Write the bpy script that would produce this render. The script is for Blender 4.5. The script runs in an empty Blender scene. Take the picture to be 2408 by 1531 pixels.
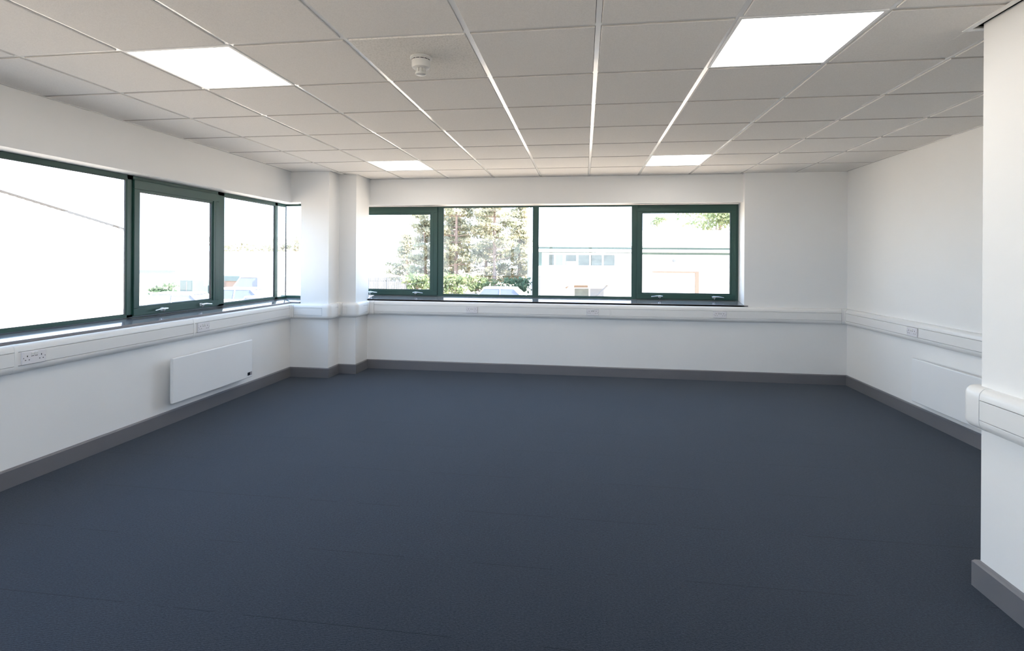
import bpy, bmesh, math, random
from mathutils import Vector, Matrix
random.seed(7)
sc = bpy.context.scene
C = sc.collection
PI = math.pi

# ------------------------------------------------------------------ helpers
class MB:
    """collects shapes, builds ONE mesh object"""
    def __init__(s): s.v = []; s.f = []; s.M = Matrix.Identity(4)
    def add(s, vs, fs):
        n = len(s.v); s.v += [tuple(s.M @ Vector(p)) for p in vs]; s.f += [tuple(i + n for i in f) for f in fs]; return s
    def box(s, x0, x1, y0, y1, z0, z1):
        if x0 > x1: x0, x1 = x1, x0
        if y0 > y1: y0, y1 = y1, y0
        if z0 > z1: z0, z1 = z1, z0
        return s.add([(x0,y0,z0),(x1,y0,z0),(x1,y1,z0),(x0,y1,z0),(x0,y0,z1),(x1,y0,z1),(x1,y1,z1),(x0,y1,z1)],
                     [(0,3,2,1),(4,5,6,7),(0,1,5,4),(1,2,6,5),(2,3,7,6),(3,0,4,7)])
    def prism(s, poly, z0, z1):                      # poly in xy, extruded in z (ccw)
        n = len(poly)
        return s.add([(x,y,z0) for x,y in poly] + [(x,y,z1) for x,y in poly],
                     [tuple(range(n-1,-1,-1)), tuple(range(n,2*n))] + [(i,(i+1)%n,n+(i+1)%n,n+i) for i in range(n)])
    def lathe(s, prof, n=32, axis='z', c=(0,0,0)):   # prof = [(r,h)...]
        vs = []; fs = []
        for r, h in prof:
            for k in range(n):
                a = 2*PI*k/n; p = (r*math.cos(a), r*math.sin(a), h)
                if axis == 'x': p = (p[2], p[0], p[1])
                if axis == 'y': p = (p[0], p[2], p[1])
                vs.append((p[0]+c[0], p[1]+c[1], p[2]+c[2]))
        m = len(prof)
        for j in range(m-1):
            for k in range(n): fs.append((j*n+k, j*n+(k+1)%n, (j+1)*n+(k+1)%n, (j+1)*n+k))
        fs.append(tuple(range(n-1,-1,-1))); fs.append(tuple((m-1)*n+k for k in range(n)))
        return s.add(vs, fs)
    def tube(s, pts, r, n=8):
        vs = []; fs = []; pts = [Vector(p) for p in pts]; m = len(pts)
        rr = r if isinstance(r, (list, tuple)) else [r]*m
        for j, p in enumerate(pts):
            d = (pts[min(j+1,m-1)] - pts[max(j-1,0)]).normalized()
            a = d.cross(Vector((0,0,1)))
            if a.length < 1e-3: a = d.cross(Vector((0,1,0)))
            a.normalize(); b = d.cross(a)
            for k in range(n):
                t = 2*PI*k/n; vs.append(tuple(p + (a*math.cos(t) + b*math.sin(t))*rr[j]))
        for j in range(m-1):
            for k in range(n): fs.append((j*n+k, (j+1)*n+k, (j+1)*n+(k+1)%n, j*n+(k+1)%n))
        fs.append(tuple(range(n))); fs.append(tuple((m-1)*n+k for k in range(n-1,-1,-1)))
        return s.add(vs, fs)
    def sweep(s, prof, path):
        """prof = closed loop [(d,z)], path = [(px,py,nx,ny)]"""
        n = len(prof); m = len(path); vs = []; fs = []
        for px, py, nx, ny in path:
            for d, z in prof: vs.append((px + nx*d, py + ny*d, z))
        for j in range(m-1):
            for k in range(n): fs.append((j*n+k, j*n+(k+1)%n, (j+1)*n+(k+1)%n, (j+1)*n+k))
        fs.append(tuple(range(n-1,-1,-1))); fs.append(tuple((m-1)*n+k for k in range(n)))
        return s.add(vs, fs)
    def build(s, name, mat, parent=None, bevel=0, smooth=False, seg=2):
        me = bpy.data.meshes.new(name); me.from_pydata(s.v, [], s.f); 
        b = bmesh.new(); b.from_mesh(me); bmesh.ops.recalc_face_normals(b, faces=b.faces); b.to_mesh(me); b.free()
        me.materials.append(mat); o = bpy.data.objects.new(name, me); C.objects.link(o)
        if parent is not None: o.parent = parent
        if bevel:
            m = o.modifiers.new('bevel', 'BEVEL'); m.width = bevel; m.segments = seg; m.limit_method = 'ANGLE'; m.angle_limit = math.radians(40)
            m.harden_normals = True
        if smooth or bevel:
            for p in me.polygons: p.use_smooth = True
            if smooth and not bevel:
                for e in me.edges: pass
                try: me.set_sharp_from_angle(angle=math.radians(35))
                except Exception: pass
        return o
def empty(name, loc=(0,0,0), parent=None):
    o = bpy.data.objects.new(name, None); C.objects.link(o); o.location = loc; o.empty_display_size = .1
    if parent is not None: o.parent = parent
    return o
def thing(o, label, cat, group=None):
    o['label'] = label; o['category'] = cat
    if group: o['group'] = group
    return o
def struct(o, label=None):
    o['kind'] = 'structure'
    if label: o['label'] = label
    return o
def copy_tree(o, parent=None):
    c = o.copy(); C.objects.link(c); c.parent = parent
    for ch in [x for x in C.objects if x.parent is o]: copy_tree(ch, c)
    return c

# ------------------------------------------------------------------ materials
def mat(name, col, rough=.5, metal=0, spec=.5, bump=None, noise=None, coat=0, vary=0.0, vscale=3.0):
    m = bpy.data.materials.new(name); m.use_nodes = True; nt = m.node_tree; N = nt.nodes; L = nt.links
    b = N['Principled BSDF']; b.inputs['Base Color'].default_value = (*col, 1); b.inputs['Roughness'].default_value = rough
    b.inputs['Metallic'].default_value = metal; b.inputs['Specular IOR Level'].default_value = spec
    b.inputs['Coat Weight'].default_value = coat; b.inputs['Coat Roughness'].default_value = .08
    tc = N.new('ShaderNodeTexCoord')
    if vary:
        n = N.new('ShaderNodeTexNoise'); n.inputs['Scale'].default_value = vscale; n.inputs['Detail'].default_value = 6
        L.new(tc.outputs['Object'], n.inputs['Vector'])
        r = N.new('ShaderNodeMapRange'); r.inputs['From Min'].default_value = .3; r.inputs['From Max'].default_value = .7
        r.inputs['To Min'].default_value = 1-vary; r.inputs['To Max'].default_value = 1+vary
        L.new(n.outputs['Fac'], r.inputs['Value'])
        x = N.new('ShaderNodeVectorMath'); x.operation = 'SCALE'; x.inputs[0].default_value = col
        L.new(r.outputs['Result'], x.inputs['Scale']); L.new(x.outputs['Vector'], b.inputs['Base Color'])
    if bump:
        sc_, st = bump
        n2 = N.new('ShaderNodeTexNoise'); n2.inputs['Scale'].default_value = sc_; n2.inputs['Detail'].default_value = 4
        L.new(tc.outputs['Object'], n2.inputs['Vector'])
        bp = N.new('ShaderNodeBump'); bp.inputs['Strength'].default_value = st; bp.inputs['Distance'].default_value = .002
        L.new(n2.outputs['Fac'], bp.inputs['Height']); L.new(bp.outputs['Normal'], b.inputs['Normal'])
    return m
def emis(name, col, s):
    m = bpy.data.materials.new(name); m.use_nodes = True; nt = m.node_tree; nt.nodes.clear()
    e = nt.nodes.new('ShaderNodeEmission'); e.inputs['Color'].default_value = (*col, 1); e.inputs['Strength'].default_value = s
    o = nt.nodes.new('ShaderNodeOutputMaterial'); nt.links.new(e.outputs[0], o.inputs[0]); return m

M_wall = mat('white_wall_paint', (.80,.80,.795), .55, bump=(220,.06), vary=.012, vscale=1.5)
M_white_out = mat('white_render', (.8,.8,.78), .8, vary=.03)
M_upvc = mat('white_trunking_plastic', (.77,.77,.765), .32, bump=(90,.02), vary=.008)
M_socket = mat('white_socket_plastic', (.74,.73,.76), .25, vary=.006)
M_dark = mat('dark_slot', (.015,.013,.018), .6, vary=.1)
M_skirt = mat('grey_skirting_paint', (.150,.150,.165), .38, bump=(60,.04), vary=.03)
M_green = mat('dark_green_powder_coat', (.014,.060,.046), .38, spec=.5, bump=(150,.03), vary=.05)
M_gasket = mat('black_gasket', (.015,.015,.016), .6, vary=.1)
M_sill = mat('grey_stone_sill', (.19,.19,.205), .14, spec=.8, coat=1, vary=.015, vscale=8)
M_sillfront = mat('grey_sill_edge', (.20,.20,.21), .4, vary=.05, vscale=30)
M_chrome = mat('satin_chrome', (.75,.76,.78), .22, metal=1, vary=.02)
M_steel0 = mat('screw_steel', (.12,.11,.13), .4, vary=.05)
M_black = mat('black_void', (.006,.006,.006), .9, vary=.2)
M_bar = mat('white_grid_bar', (.82,.815,.80), .24, spec=.7, coat=.5, vary=.01)
M_heater = mat('white_enamel_panel', (.80,.81,.82), .28, spec=.5, bump=(30,.01), vary=.008)
M_display = mat('heater_display_black', (.01,.012,.02), .15, vary=.2)
M_badge = mat('heater_display_grey', (.30,.27,.28), .4, vary=.1)
M_detector = mat('detector_plastic', (.62,.62,.60), .35, vary=.01)
M_lightframe = mat('panel_light_frame', (.8,.8,.8), .4, vary=.01)
M_panel = emis('panel_light_diffuser', (1.0,.955,.89), 7.5)

def tile_material(name, strong):
    m = bpy.data.materials.new(name); m.use_nodes = True; nt = m.node_tree; N = nt.nodes; L = nt.links
    b = N['Principled BSDF']; b.inputs['Roughness'].default_value = .95; b.inputs['Specular IOR Level'].default_value = .1
    tc = N.new('ShaderNodeTexCoord')
    n = N.new('ShaderNodeTexNoise'); n.inputs['Scale'].default_value = 170 if not strong else 110; n.inputs['Detail'].default_value = 5
    L.new(tc.outputs['Object'], n.inputs['Vector'])
    cr = N.new('ShaderNodeValToRGB'); e = cr.color_ramp.elements
    if strong:
        e[0].position = .34; e[0].color = (.68,.66,.62,1); e[1].position = .52; e[1].color = (.80,.775,.735,1)
    else:
        e[0].position = .30; e[0].color = (.74,.72,.695,1); e[1].position = .62; e[1].color = (.80,.78,.755,1)
    L.new(n.outputs['Fac'], cr.inputs['Fac']); L.new(cr.outputs['Color'], b.inputs['Base Color'])
    bp = N.new('ShaderNodeBump'); bp.inputs['Strength'].default_value = .25 if not strong else .5; bp.inputs['Distance'].default_value = .002
    L.new(n.outputs['Fac'], bp.inputs['Height']); L.new(bp.outputs['Normal'], b.inputs['Normal'])
    return m
M_tile = tile_material('mineral_ceiling_tile', False)
M_tile_fissured = tile_material('fissured_ceiling_tile', True)

def carpet_material():
    m = bpy.data.materials.new('blue_grey_carpet'); m.use_nodes = True; nt = m.node_tree; N = nt.nodes; L = nt.links
    b = N['Principled BSDF']; b.inputs['Roughness'].default_value = .95; b.inputs['Specular IOR Level'].default_value = .12
    b.inputs['Sheen Weight'].default_value = .20; b.inputs['Sheen Roughness'].default_value = .45; b.inputs['Sheen Tint'].default_value = (.75,.85,1,1)
    tc = N.new('ShaderNodeTexCoord'); sep = N.new('ShaderNodeSeparateXYZ'); L.new(tc.outputs['Object'], sep.inputs[0])
    def math_(op, a, b_=None, c=None):
        n = N.new('ShaderNodeMath'); n.operation = op
        for i, q in enumerate((a, b_, c)):
            if q is None: continue
            if isinstance(q, (int, float)): n.inputs[i].default_value = q
            else: L.new(q, n.inputs[i])
        return n.outputs[0]
    x, y = sep.outputs['X'], sep.outputs['Y']
    # loop pile rows running in x, each 5 mm
    mp = N.new('ShaderNodeMapping'); mp.inputs['Scale'].default_value = (230, 420, 1); L.new(tc.outputs['Object'], mp.inputs['Vector'])
    n1 = N.new('ShaderNodeTexNoise'); n1.inputs['Scale'].default_value = 1; n1.inputs['Detail'].default_value = 3; L.new(mp.outputs[0], n1.inputs['Vector'])
    mp2 = N.new('ShaderNodeMapping'); mp2.inputs['Scale'].default_value = (95, 165, 1); L.new(tc.outputs['Object'], mp2.inputs['Vector'])
    n2 = N.new('ShaderNodeTexNoise'); n2.inputs['Scale'].default_value = 1; n2.inputs['Detail'].default_value = 4; L.new(mp2.outputs[0], n2.inputs['Vector'])
    n3 = N.new('ShaderNodeTexNoise'); n3.inputs['Scale'].default_value = 1.3; n3.inputs['Detail'].default_value = 3; L.new(tc.outputs['Object'], n3.inputs['Vector'])
    rows = math_('SINE', math_('MULTIPLY', y, 2*PI/.0085))
    fac = math_('ADD', math_('MULTIPLY', n1.outputs['Fac'], .55), math_('MULTIPLY', n2.outputs['Fac'], .45))
    fac = math_('ADD', fac, math_('MULTIPLY', rows, .045))
    # 0.5 m tiles
    tx = math_('DIVIDE', math_('SUBTRACT', x, .306), .5); ty = math_('DIVIDE', math_('SUBTRACT', y, 2.42), .49)
    def edge(t, w):
        fr = math_('FRACT', t); d = math_('MINIMUM', fr, math_('SUBTRACT', 1.0, fr)); return math_('LESS_THAN', d, w)
    patch = N.new('ShaderNodeTexNoise'); patch.inputs['Scale'].default_value = 1.7; L.new(tc.outputs['Object'], patch.inputs['Vector'])
    joint = math_('MULTIPLY', edge(ty, .006), math_('GREATER_THAN', patch.outputs['Fac'], .47))
    joint2 = math_('MULTIPLY', edge(tx, .003), .25)
    joint = math_('MAXIMUM', joint, joint2)
    wn = N.new('ShaderNodeTexWhiteNoise'); wn.noise_dimensions = '2D'
    cmb = N.new('ShaderNodeCombineXYZ'); L.new(math_('FLOOR', tx), cmb.inputs[0]); L.new(math_('FLOOR', ty), cmb.inputs[1]); L.new(cmb.outputs[0], wn.inputs['Vector'])
    cr = N.new('ShaderNodeValToRGB'); e = cr.color_ramp.elements
    e[0].position = .33; e[0].color = (.002,.003,.006,1); e[1].position = .68; e[1].color = (.032,.040,.055,1)
    L.new(fac, cr.inputs['Fac'])
    k = math_('MULTIPLY', math_('ADD', .955, math_('MULTIPLY', wn.outputs['Value'], .09)), math_('ADD', .93, math_('MULTIPLY', n3.outputs['Fac'], .14)))
    k = math_('MULTIPLY', k, math_('SUBTRACT', 1.0, math_('MULTIPLY', joint, .5)))
    vm = N.new('ShaderNodeVectorMath'); vm.operation = 'SCALE'; L.new(cr.outputs['Color'], vm.inputs[0]); L.new(k, vm.inputs['Scale'])
    L.new(vm.outputs['Vector'], b.inputs['Base Color'])
    bp = N.new('ShaderNodeBump'); bp.inputs['Strength'].default_value = .6; bp.inputs['Distance'].default_value = .004
    L.new(fac, bp.inputs['Height']); L.new(bp.outputs['Normal'], b.inputs['Normal'])
    return m
M_carpet = carpet_material()

def glass_material():
    m = bpy.data.materials.new('window_glass'); m.use_nodes = True; nt = m.node_tree; nt.nodes.clear(); N = nt.nodes; L = nt.links
    t = N.new('ShaderNodeBsdfTransparent'); t.inputs['Color'].default_value = (.96,.98,.97,1)
    g = N.new('ShaderNodeBsdfGlossy'); g.inputs['Roughness'].default_value = .0
    lw = N.new('ShaderNodeLayerWeight'); lw.inputs['Blend'].default_value = .5
    pw = N.new('ShaderNodeMath'); pw.operation = 'POWER'; pw.inputs[1].default_value = 5; L.new(lw.outputs['Facing'], pw.inputs[0])
    fr = N.new('ShaderNodeMath'); fr.operation = 'MULTIPLY_ADD'; fr.inputs[1].default_value = .9; fr.inputs[2].default_value = .03; L.new(pw.outputs[0], fr.inputs[0])
    mx = N.new('ShaderNodeMixShader'); o = N.new('ShaderNodeOutputMaterial')
    L.new(fr.outputs[0], mx.inputs[0]); L.new(t.outputs[0], mx.inputs[1]); L.new(g.outputs[0], mx.inputs[2]); L.new(mx.outputs[0], o.inputs[0])
    return m
M_glass = glass_material()

# ------------------------------------------------------------------ room dimensions
XL, XR, YB, ZC = -3.524, 3.028, 6.53, 2.484
YN = -1.6                      # wall behind the photographer
XP, YP = 1.742, 2.568          # projecting wall on the right, its face and its far corner
SILL, LINL, LINB = .888, 2.107, 2.142

fl = MB().prism([(XL,YN),(XP,YN),(XP,YP),(XR,YP),(XR,YB),(-2.81,YB),(-2.81,6.175),(-3.035,6.175),(-3.035,5.91),(XL,5.91)], -.02, 0).build('floor', M_carpet); struct(fl, 'dark blue-grey carpet tile floor')
gf = MB().box(-3.70,3.3,YN-.2,6.05,-2.05,-.03).box(-3.36,3.3,6.05,6.82,-2.05,-.03).build('wall_lower_storey', M_white_out); struct(gf)
w = MB()
w.box(XL-.216,XL,YN-.2,6.14,-.02,SILL); w.box(XL-.216,XL,YN-.2,6.14,LINL,2.95); w.box(XL-.216,XL,YN-.2,-.70,SILL,LINL)
struct(w.build('wall_left', M_wall))
band = [(XL,5.91),(-3.035,5.91),(-3.035,6.175),(-2.81,6.175),(-2.81,6.56),(-3.14,6.56),(-3.14,6.85),(-3.36,6.85),(-3.36,6.14),(XL,6.14)]
mid = [(-3.393,5.91),(-3.035,5.91),(-3.035,6.175),(-2.81,6.175),(-2.81,6.56),(-3.14,6.56),(-3.14,6.85),(-3.393,6.85)]
w = MB().prism(band, -.02, SILL).prism(mid, SILL, 2.112).prism(band, 2.112, 2.95)
struct(w.build('wall_corner', M_wall))
w = MB().box(-2.81,1.89,YB,6.85,-.02,SILL).box(-3.14,-2.81,6.56,6.85,-.02,SILL).box(-2.81,1.89,6.60,6.85,LINB,2.95).box(-3.14,-2.81,6.56,6.85,LINB,2.95).box(1.89,XR+.2,YB,6.85,-.02,2.95)
struct(w.build('wall_back', M_wall))
struct(MB().box(XR,XR+.2,YP,YB,-.02,2.95).build('wall_right', M_wall))
struct(MB().box(XP,XR+.2,YN-.2,YP,-.02,2.95).build('wall_projecting', M_wall, bevel=.004))
struct(MB().box(XL,XP,YN-.2,YN,-.02,SILL).box(XL,XP,YN-.2,YN,LINL,2.95).box(XL,-3.4,YN-.2,YN,SILL,LINL).box(1.6,XP,YN-.2,YN,SILL,LINL).build('wall_rear', M_wall))

# skirtings -------------------------------------------------------
SK = [(0,.001),(.018,.001),(.018,.108),(.012,.1155),(.004,.1175),(0,.1175)]
def run(a, b, n): return [(a[0],a[1],*n),(b[0],b[1],*n)]
struct(MB().sweep(SK, [(XL,YN,1,0),(XL,5.91,1,-1)]).build('baseboard_left', M_skirt, smooth=True))
struct(MB().sweep(SK, [(XL,5.91,1,-1),(-3.035,5.91,1,-1),(-3.035,6.175,1,-1),(-2.81,6.175,1,-1),(-2.81,YB,1,-1)]).build('baseboard_corner', M_skirt, smooth=True))
struct(MB().sweep(SK, [(-2.81,YB,1,-1),(XR,YB,-1,-1)]).build('baseboard_back', M_skirt, smooth=True))
struct(MB().sweep(SK, [(XR,YB,-1,-1),(XR,YP,-1,1)]).build('baseboard_right', M_skirt, smooth=True))
SKP = [(d*1.55,z) for d,z in SK]
struct(MB().sweep(SKP, [(XR,YP,0,1),(XP,YP,-1,.35),(XP,YN,-1,0)]).build('baseboard_projecting', M_skirt, smooth=True))

# ------------------------------------------------------------------ ceiling: 600 mm tegular tiles in an exposed grid
GX, GY, T = .058, 2.364, .6
ZF, ZT = 2.4800, 2.4862          # tile face, bar face
pan = {(-4,0),(1,0),(-4,5),(1,5),(-4,-5),(1,-5)}
region = (XL+.004, XR-.004, YN, YB+.066)
tiles = MB(); fiss = MB(); bars = MB()
def inside(x, y):                 # ceiling cut round the walls
    return not (x > 1.716 and y < YP+.03)
i0, i1 = math.floor((XL-GX)/T), math.ceil((XR-GX)/T)
j0, j1 = math.floor((YN-GY)/T), math.ceil((YB-GY)/T)
def clip_rects(x0,x1,y0,y1):
    """room rectangle minus projecting wall; rectangles left over"""
    x0 = max(x0, XL+.006); x1 = min(x1, XR-.006); y0 = max(y0, YN+.005); y1 = min(y1, YB+.064)
    if x1-x0 < .01 or y1-y0 < .01: return []
    px, py = 1.712, YP+.036
    out = []
    if x1 <= px or y0 >= py: out = [(x0,x1,y0,y1)]
    else:
        if x0 < px: out.append((x0,px,y0,y1))
        if y1 > py: out.append((max(x0,px),x1,py,y1))
    res = []
    for a,b,c,d in out:            # cut out the stepped corner pillar and the right part of the back wall
        if b > 1.89 and d > YB-.006:
            if a < 1.89: res.append((a,1.89,c,d)); res.append((1.89,b,c,YB-.006))
            else: res.append((a,b,c,YB-.006))
            continue
        res.append((a,b,c,d))
    fin = []
    for a,b,c,d in res:
        if a < -3.03 and d > 5.90:
            if c < 5.90: fin.append((a,b,c,5.90))
            if b > -3.018: fin.append((max(a,-3.018),b,max(c,5.90),d))
        else: fin.append((a,b,c,d))
    fin2 = []
    for a,b,c,d in fin:
        if a < -2.81 and d > 6.165:
            if c < 6.165: fin2.append((a,b,c,6.165))
            if b > -2.80: fin2.append((max(a,-2.80),b,max(c,6.165),d))
        else: fin2.append((a,b,c,d))
    return [r for r in fin2 if r[1]-r[0] > .012 and r[3]-r[2] > .012]
g = .0142
for i in range(i0, i1):
    for j in range(j0, j1):
        if (i,j) in pan: continue
        X0, X1, Y0, Y1 = GX+T*i, GX+T*(i+1), GY+T*j, GY+T*(j+1)
        for a,b,c,d in clip_rects(X0+g, X1-g, Y0+g, Y1-g):
            tgt = fiss if (i,j) == (-2,0) else tiles
            e = .0014
            vs = [(a,c,ZT+.004),(b,c,ZT+.004),(b,d,ZT+.004),(a,d,ZT+.004),(a,c,ZF+e),(b,c,ZF+e),(b,d,ZF+e),(a,d,ZF+e),(a+e,c+e,ZF),(b-e,c+e,ZF),(b-e,d-e,ZF),(a+e,d-e,ZF)]
            tgt.add(vs, [(0,1,2,3),(0,4,5,1),(1,5,6,2),(2,6,7,3),(3,7,4,0),(4,8,9,5),(5,9,10,6),(6,10,11,7),(7,11,8,4),(8,11,10,9)])
M_edge = mat('shaded_raw_tile_edge', (.50,.485,.46), .9, vary=.05, vscale=60)  # raw fibre tone, darkened to paint shade on edges facing along y
ceil = tiles.build('ceiling', M_tile); ceil.data.materials.append(M_edge)
for p_ in ceil.data.polygons:
    if abs(p_.normal.y) > .9: p_.material_index = 1
struct(ceil, 'suspended ceiling of pale grey tiles in a white exposed grid')
fiss.build('fissured_tile', M_tile_fissured, ceil)
bw = .012
for i in range(i0, i1+1):
    x = GX+T*i
    for a,b,c,d in clip_rects(x-bw, x+bw, YN, YB+.07): bars.box(a,b,c,d,ZT,ZT+.003)
for j in range(j0, j1+1):
    y = GY+T*j
    for i in range(i0, i1):
        for a,b,c,d in clip_rects(GX+T*i+bw, GX+T*(i+1)-bw, y-bw, y+bw): bars.box(a,b,c,d,ZT+.0004,ZT+.003)
bars.build('grid_bars', M_bar, ceil)
# wall angle round the perimeter, a hair off the wall so a thin shadow line shows
ang = MB(); q = .022; za, zb = ZF-.0005, ZF+.002
gap = .004
ang.box(XL+gap,XL+q,YN,5.91-gap,za,zb).box(XL+gap,-3.019,5.91-q,5.91-gap,za,zb)
ang.box(-3.023,-3.003,5.91-q,6.175-gap,za,zb).box(-3.003,-2.80,6.175-q,6.175-gap,za,zb).box(-2.80,-2.78,6.175-q,6.60-gap,za,zb)
ang.box(-2.80,1.89,6.60-q,6.60-gap,za,zb).box(1.872,1.886,YB-gap,6.60-gap,za,zb).box(1.872,XR-gap,YB-q,YB-gap,za,zb)
ang.box(XR-q,XR-gap,YP,YB-gap,za,zb)
ang.box(1.692,1.718,YN,YP+.055,ZF-.003,ZF).box(1.718,XR-gap,YP+.028,YP+.055,ZF-.003,ZF)
ang.build('edge_trim', M_bar, ceil)
MB().box(XL-.2,XR+.2,YN-.2,6.85,2.9,3.0).build('ceiling_void', M_black, ceil)
MB().box(XP-.003,XR,YN,YP+.001,ZF+.006,2.9).build('shadow_gap', M_black, ceil)
struct(MB().box(XL-.25,XR+.25,YN-.25,6.9,3.0,3.15).build('roof_slab', M_white_out))

# ------------------------------------------------------------------ ceiling lights
def ceiling_light():
    r = empty('ceiling_light')
    f = MB(); a, b = .297, .283
    f.box(-a,a,-a,-b,-.004,.008).box(-a,a,b,a,-.004,.008).box(-a,-b,-b,b,-.004,.008).box(b,a,-b,b,-.004,.008)
    f.build('frame', M_lightframe, r)
    MB().box(-b,b,-b,b,-.001,.004).build('diffuser', M_panel, r)
    MB().box(-.28,.28,-.28,.28,.009,.03).build('backing_plate', M_lightframe, r)
    return r
L0 = ceiling_light()
spots = [((-4,0),'square panel light near the left window, the closer of the two on the left'),
         ((1,0),'square panel light nearest the projecting right wall, closest to the camera'),
         ((-4,5),'small far panel light near the stepped corner pillar'),
         ((1,5),'small far panel light above the right end of the back window'),
         ((-4,-5),'square panel light behind the camera on the window side'),
         ((1,-5),'square panel light behind the camera beside the projecting wall')]
for k, ((i,j), lab) in enumerate(spots):
    o = L0 if k == 0 else copy_tree(L0)
    o.location = (GX+T*(i+.5), GY+T*(j+.5), ZT-.001)
    thing(o, lab, 'ceiling light', 'square panel lights in the ceiling')

# smoke detector ---------------------------------------------------
sd = empty('smoke_detector', (-.842, 2.615, ZF)); thing(sd, 'round white smoke detector on the ceiling tile between the two nearer lights', 'smoke detector')
MB().lathe([(.050,0),(.056,-.004),(.0565,-.009),(.052,-.012),(.049,-.013)], 48).build('mounting_base', M_detector, sd, smooth=True)
b_ = MB().lathe([(.046,-.012),(.046,-.0185),(.0478,-.0185),(.0478,-.050),(.044,-.058),(.036,-.062),(.028,-.063)], 48)
b_.build('body', M_detector, sd, smooth=True)
for k in range(14):
    s_ = MB()
    a0 = 2*PI*k/14
    if k % 7 in (0,): continue
    vs = []
    for t in range(5):
        a = a0 + (2*PI/14)*.86*t/4
        for r_, z_ in ((.0484,-.0185),(.0484,-.0225)): vs.append((r_*math.cos(a), r_*math.sin(a), z_))
    s_.add(vs, [(2*t,2*t+2,2*t+3,2*t+1) for t in range(4)])
    s_.build('vent_slot', M_dark, sd)
c_ = MB()
for k in range(8):
    a = 2*PI*(k+.3)/8; c_.M = Matrix.Rotation(a,4,'Z'); c_.box(.0205,.0255,-.0045,.0045,-.063,-.088)
c_.M = Matrix.Identity(4)
c_.lathe([(.019,-.060),(.0175,-.078)],24)
c_.build('sensor_cage', M_detector, sd)
MB().lathe([(.0275,-.082),(.0285,-.086),(.027,-.092),(.018,-.096),(.002,-.0965)], 40).build('cap', M_detector, sd, smooth=True)

# ------------------------------------------------------------------ windows
def frame_obj(boxes, name, parent, place, m=M_green, bevel=.003):
    b = MB(); b.M = place
    for q in boxes: b.box(*q)
    return b.build(name, m, parent, bevel=bevel)
def ring(u0,u1,z0,z1,w,d0,d1,wt=None,wb=None):
    wt = w if wt is None else wt; wb = w if wb is None else wb
    return [(u0,u1,d0,d1,z0,z0+wb),(u0,u1,d0,d1,z1-wt,z1),(u0,u0+w,d0,d1,z0+wb,z1-wt),(u1-w,u1,d0,d1,z0+wb,z1-wt)]
def handle_full(u, z, side, sash, place):
    h = MB(); h.M = place @ Matrix.Translation((u, -.016, z))
    h.box(-.016,.016,-.004,.002,-.012,.014)
    h.lathe([(.009,-.034),(.009,0)],14,axis='y')
    h.tube([(-side*.034,-.032,.004),(0,-.034,.005),(side*.040,-.034,.006),(side*.072,-.036,.002),(side*.108,-.037,-.002)],[.0055,.008,.0065,.0055,.0045],10)
    h.tube([(0,-.030,0),(0,-.020,-.022),(0,-.014,-.028)],[.007,.006,.005],8)
    o = h.build('window_handle', M_chrome, sash, smooth=True); o['label'] = 'satin chrome lever handle'
    return o
def casement(win, u0, u1, z0, z1, place, hs, sr=0):
    """opening sash: proud inner frame, stepped bead, pane; hs = [(u, side)]"""
    e = empty('casement_sash', parent=win)
    s0 = MB(); s0.M = place
    for q in ring(u0,u1,z0,z1,.052,-.016,.026,wt=.076,wb=.058): s0.box(*q)
    if sr: s0.box(u1-.053-sr,u1-.051,-.0158,.026,z0+.05,z1-.07)
    u1 -= sr
    s0.build('sash_frame', M_green, e, bevel=.003)
    bd = MB(); bd.M = place
    for q in ring(u0+.050,u1-.050,z0+.056,z1-.074,.016,-.006,.023,wt=.022): bd.box(*q)
    bd.build('glazing_bead', M_green, e, bevel=.002)
    gk = MB(); gk.M = place
    for q in ring(u0+.064,u1-.064,z0+.070,z1-.094,.005,.002,.021): gk.box(*q)
    gk.build('gasket', M_gasket, e)
    p = MB(); p.M = place; p.box(u0+.06,u1-.06,.012,.018,z0+.066,z1-.088); p.build('pane', M_glass, e)
    for u, s in hs: handle_full(u, z0+.030, s, e, place)
    return e
def fixed(win, u0, u1, z0, z1, place):
    bd = MB(); bd.M = place
    for q in ring(u0,u1,z0,z1,.007,.003,.023): bd.box(*q)
    bd.build('glazing_bead', M_green, win, bevel=.002)
    gk = MB(); gk.M = place
    for q in ring(u0+.006,u1-.006,z0+.006,z1-.006,.003,.006,.021): gk.box(*q)
    gk.build('gasket', M_gasket, win)
    p = MB(); p.M = place; p.box(u0+.005,u1-.005,.010,.016,z0+.005,z1-.005); p.build('pane', M_glass, win)

# back window: u = world x, depth = +y from the inner frame face
PB = Matrix.Translation((0, 6.765, 0))
wb = empty('window_2'); struct(wb, 'dark green four-part window in the back wall')
zb0, zb1 = .940, 2.138
U0, U1 = -3.13, 1.888
frame_obj(ring(U0,U1,zb0,zb1,.034,0,.026,wt=.016,wb=.024) + [(-1.935,-1.862,0,.026,zb0+.02,zb1-.012),(-.655,-.590,0,.026,zb0+.02,zb1-.012),(.606,.668,0,.026,zb0+.02,zb1-.012)], 'window_frame', wb, PB)
casement(wb, U0+.03, -1.932, zb0+.012, zb1-.012, PB, [(-2.86,1),(-2.225,1)], sr=.038)
fixed(wb, -1.864, -.653, zb0+.022, zb1-.014, PB)
fixed(wb, -.592, .608, zb0+.022, zb1-.014, PB)
casement(wb, .664, U1-.030, zb0+.012, zb1-.012, PB, [(.945,-1),(1.600,1)])
s_ = MB()
SP = [(-.014,.889),(-.014,.903),(-.011,.907),(.0,.9085),(.232,.943),(.33,.943),(.33,.889)]   # sill board section: (distance into wall, z)
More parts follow.
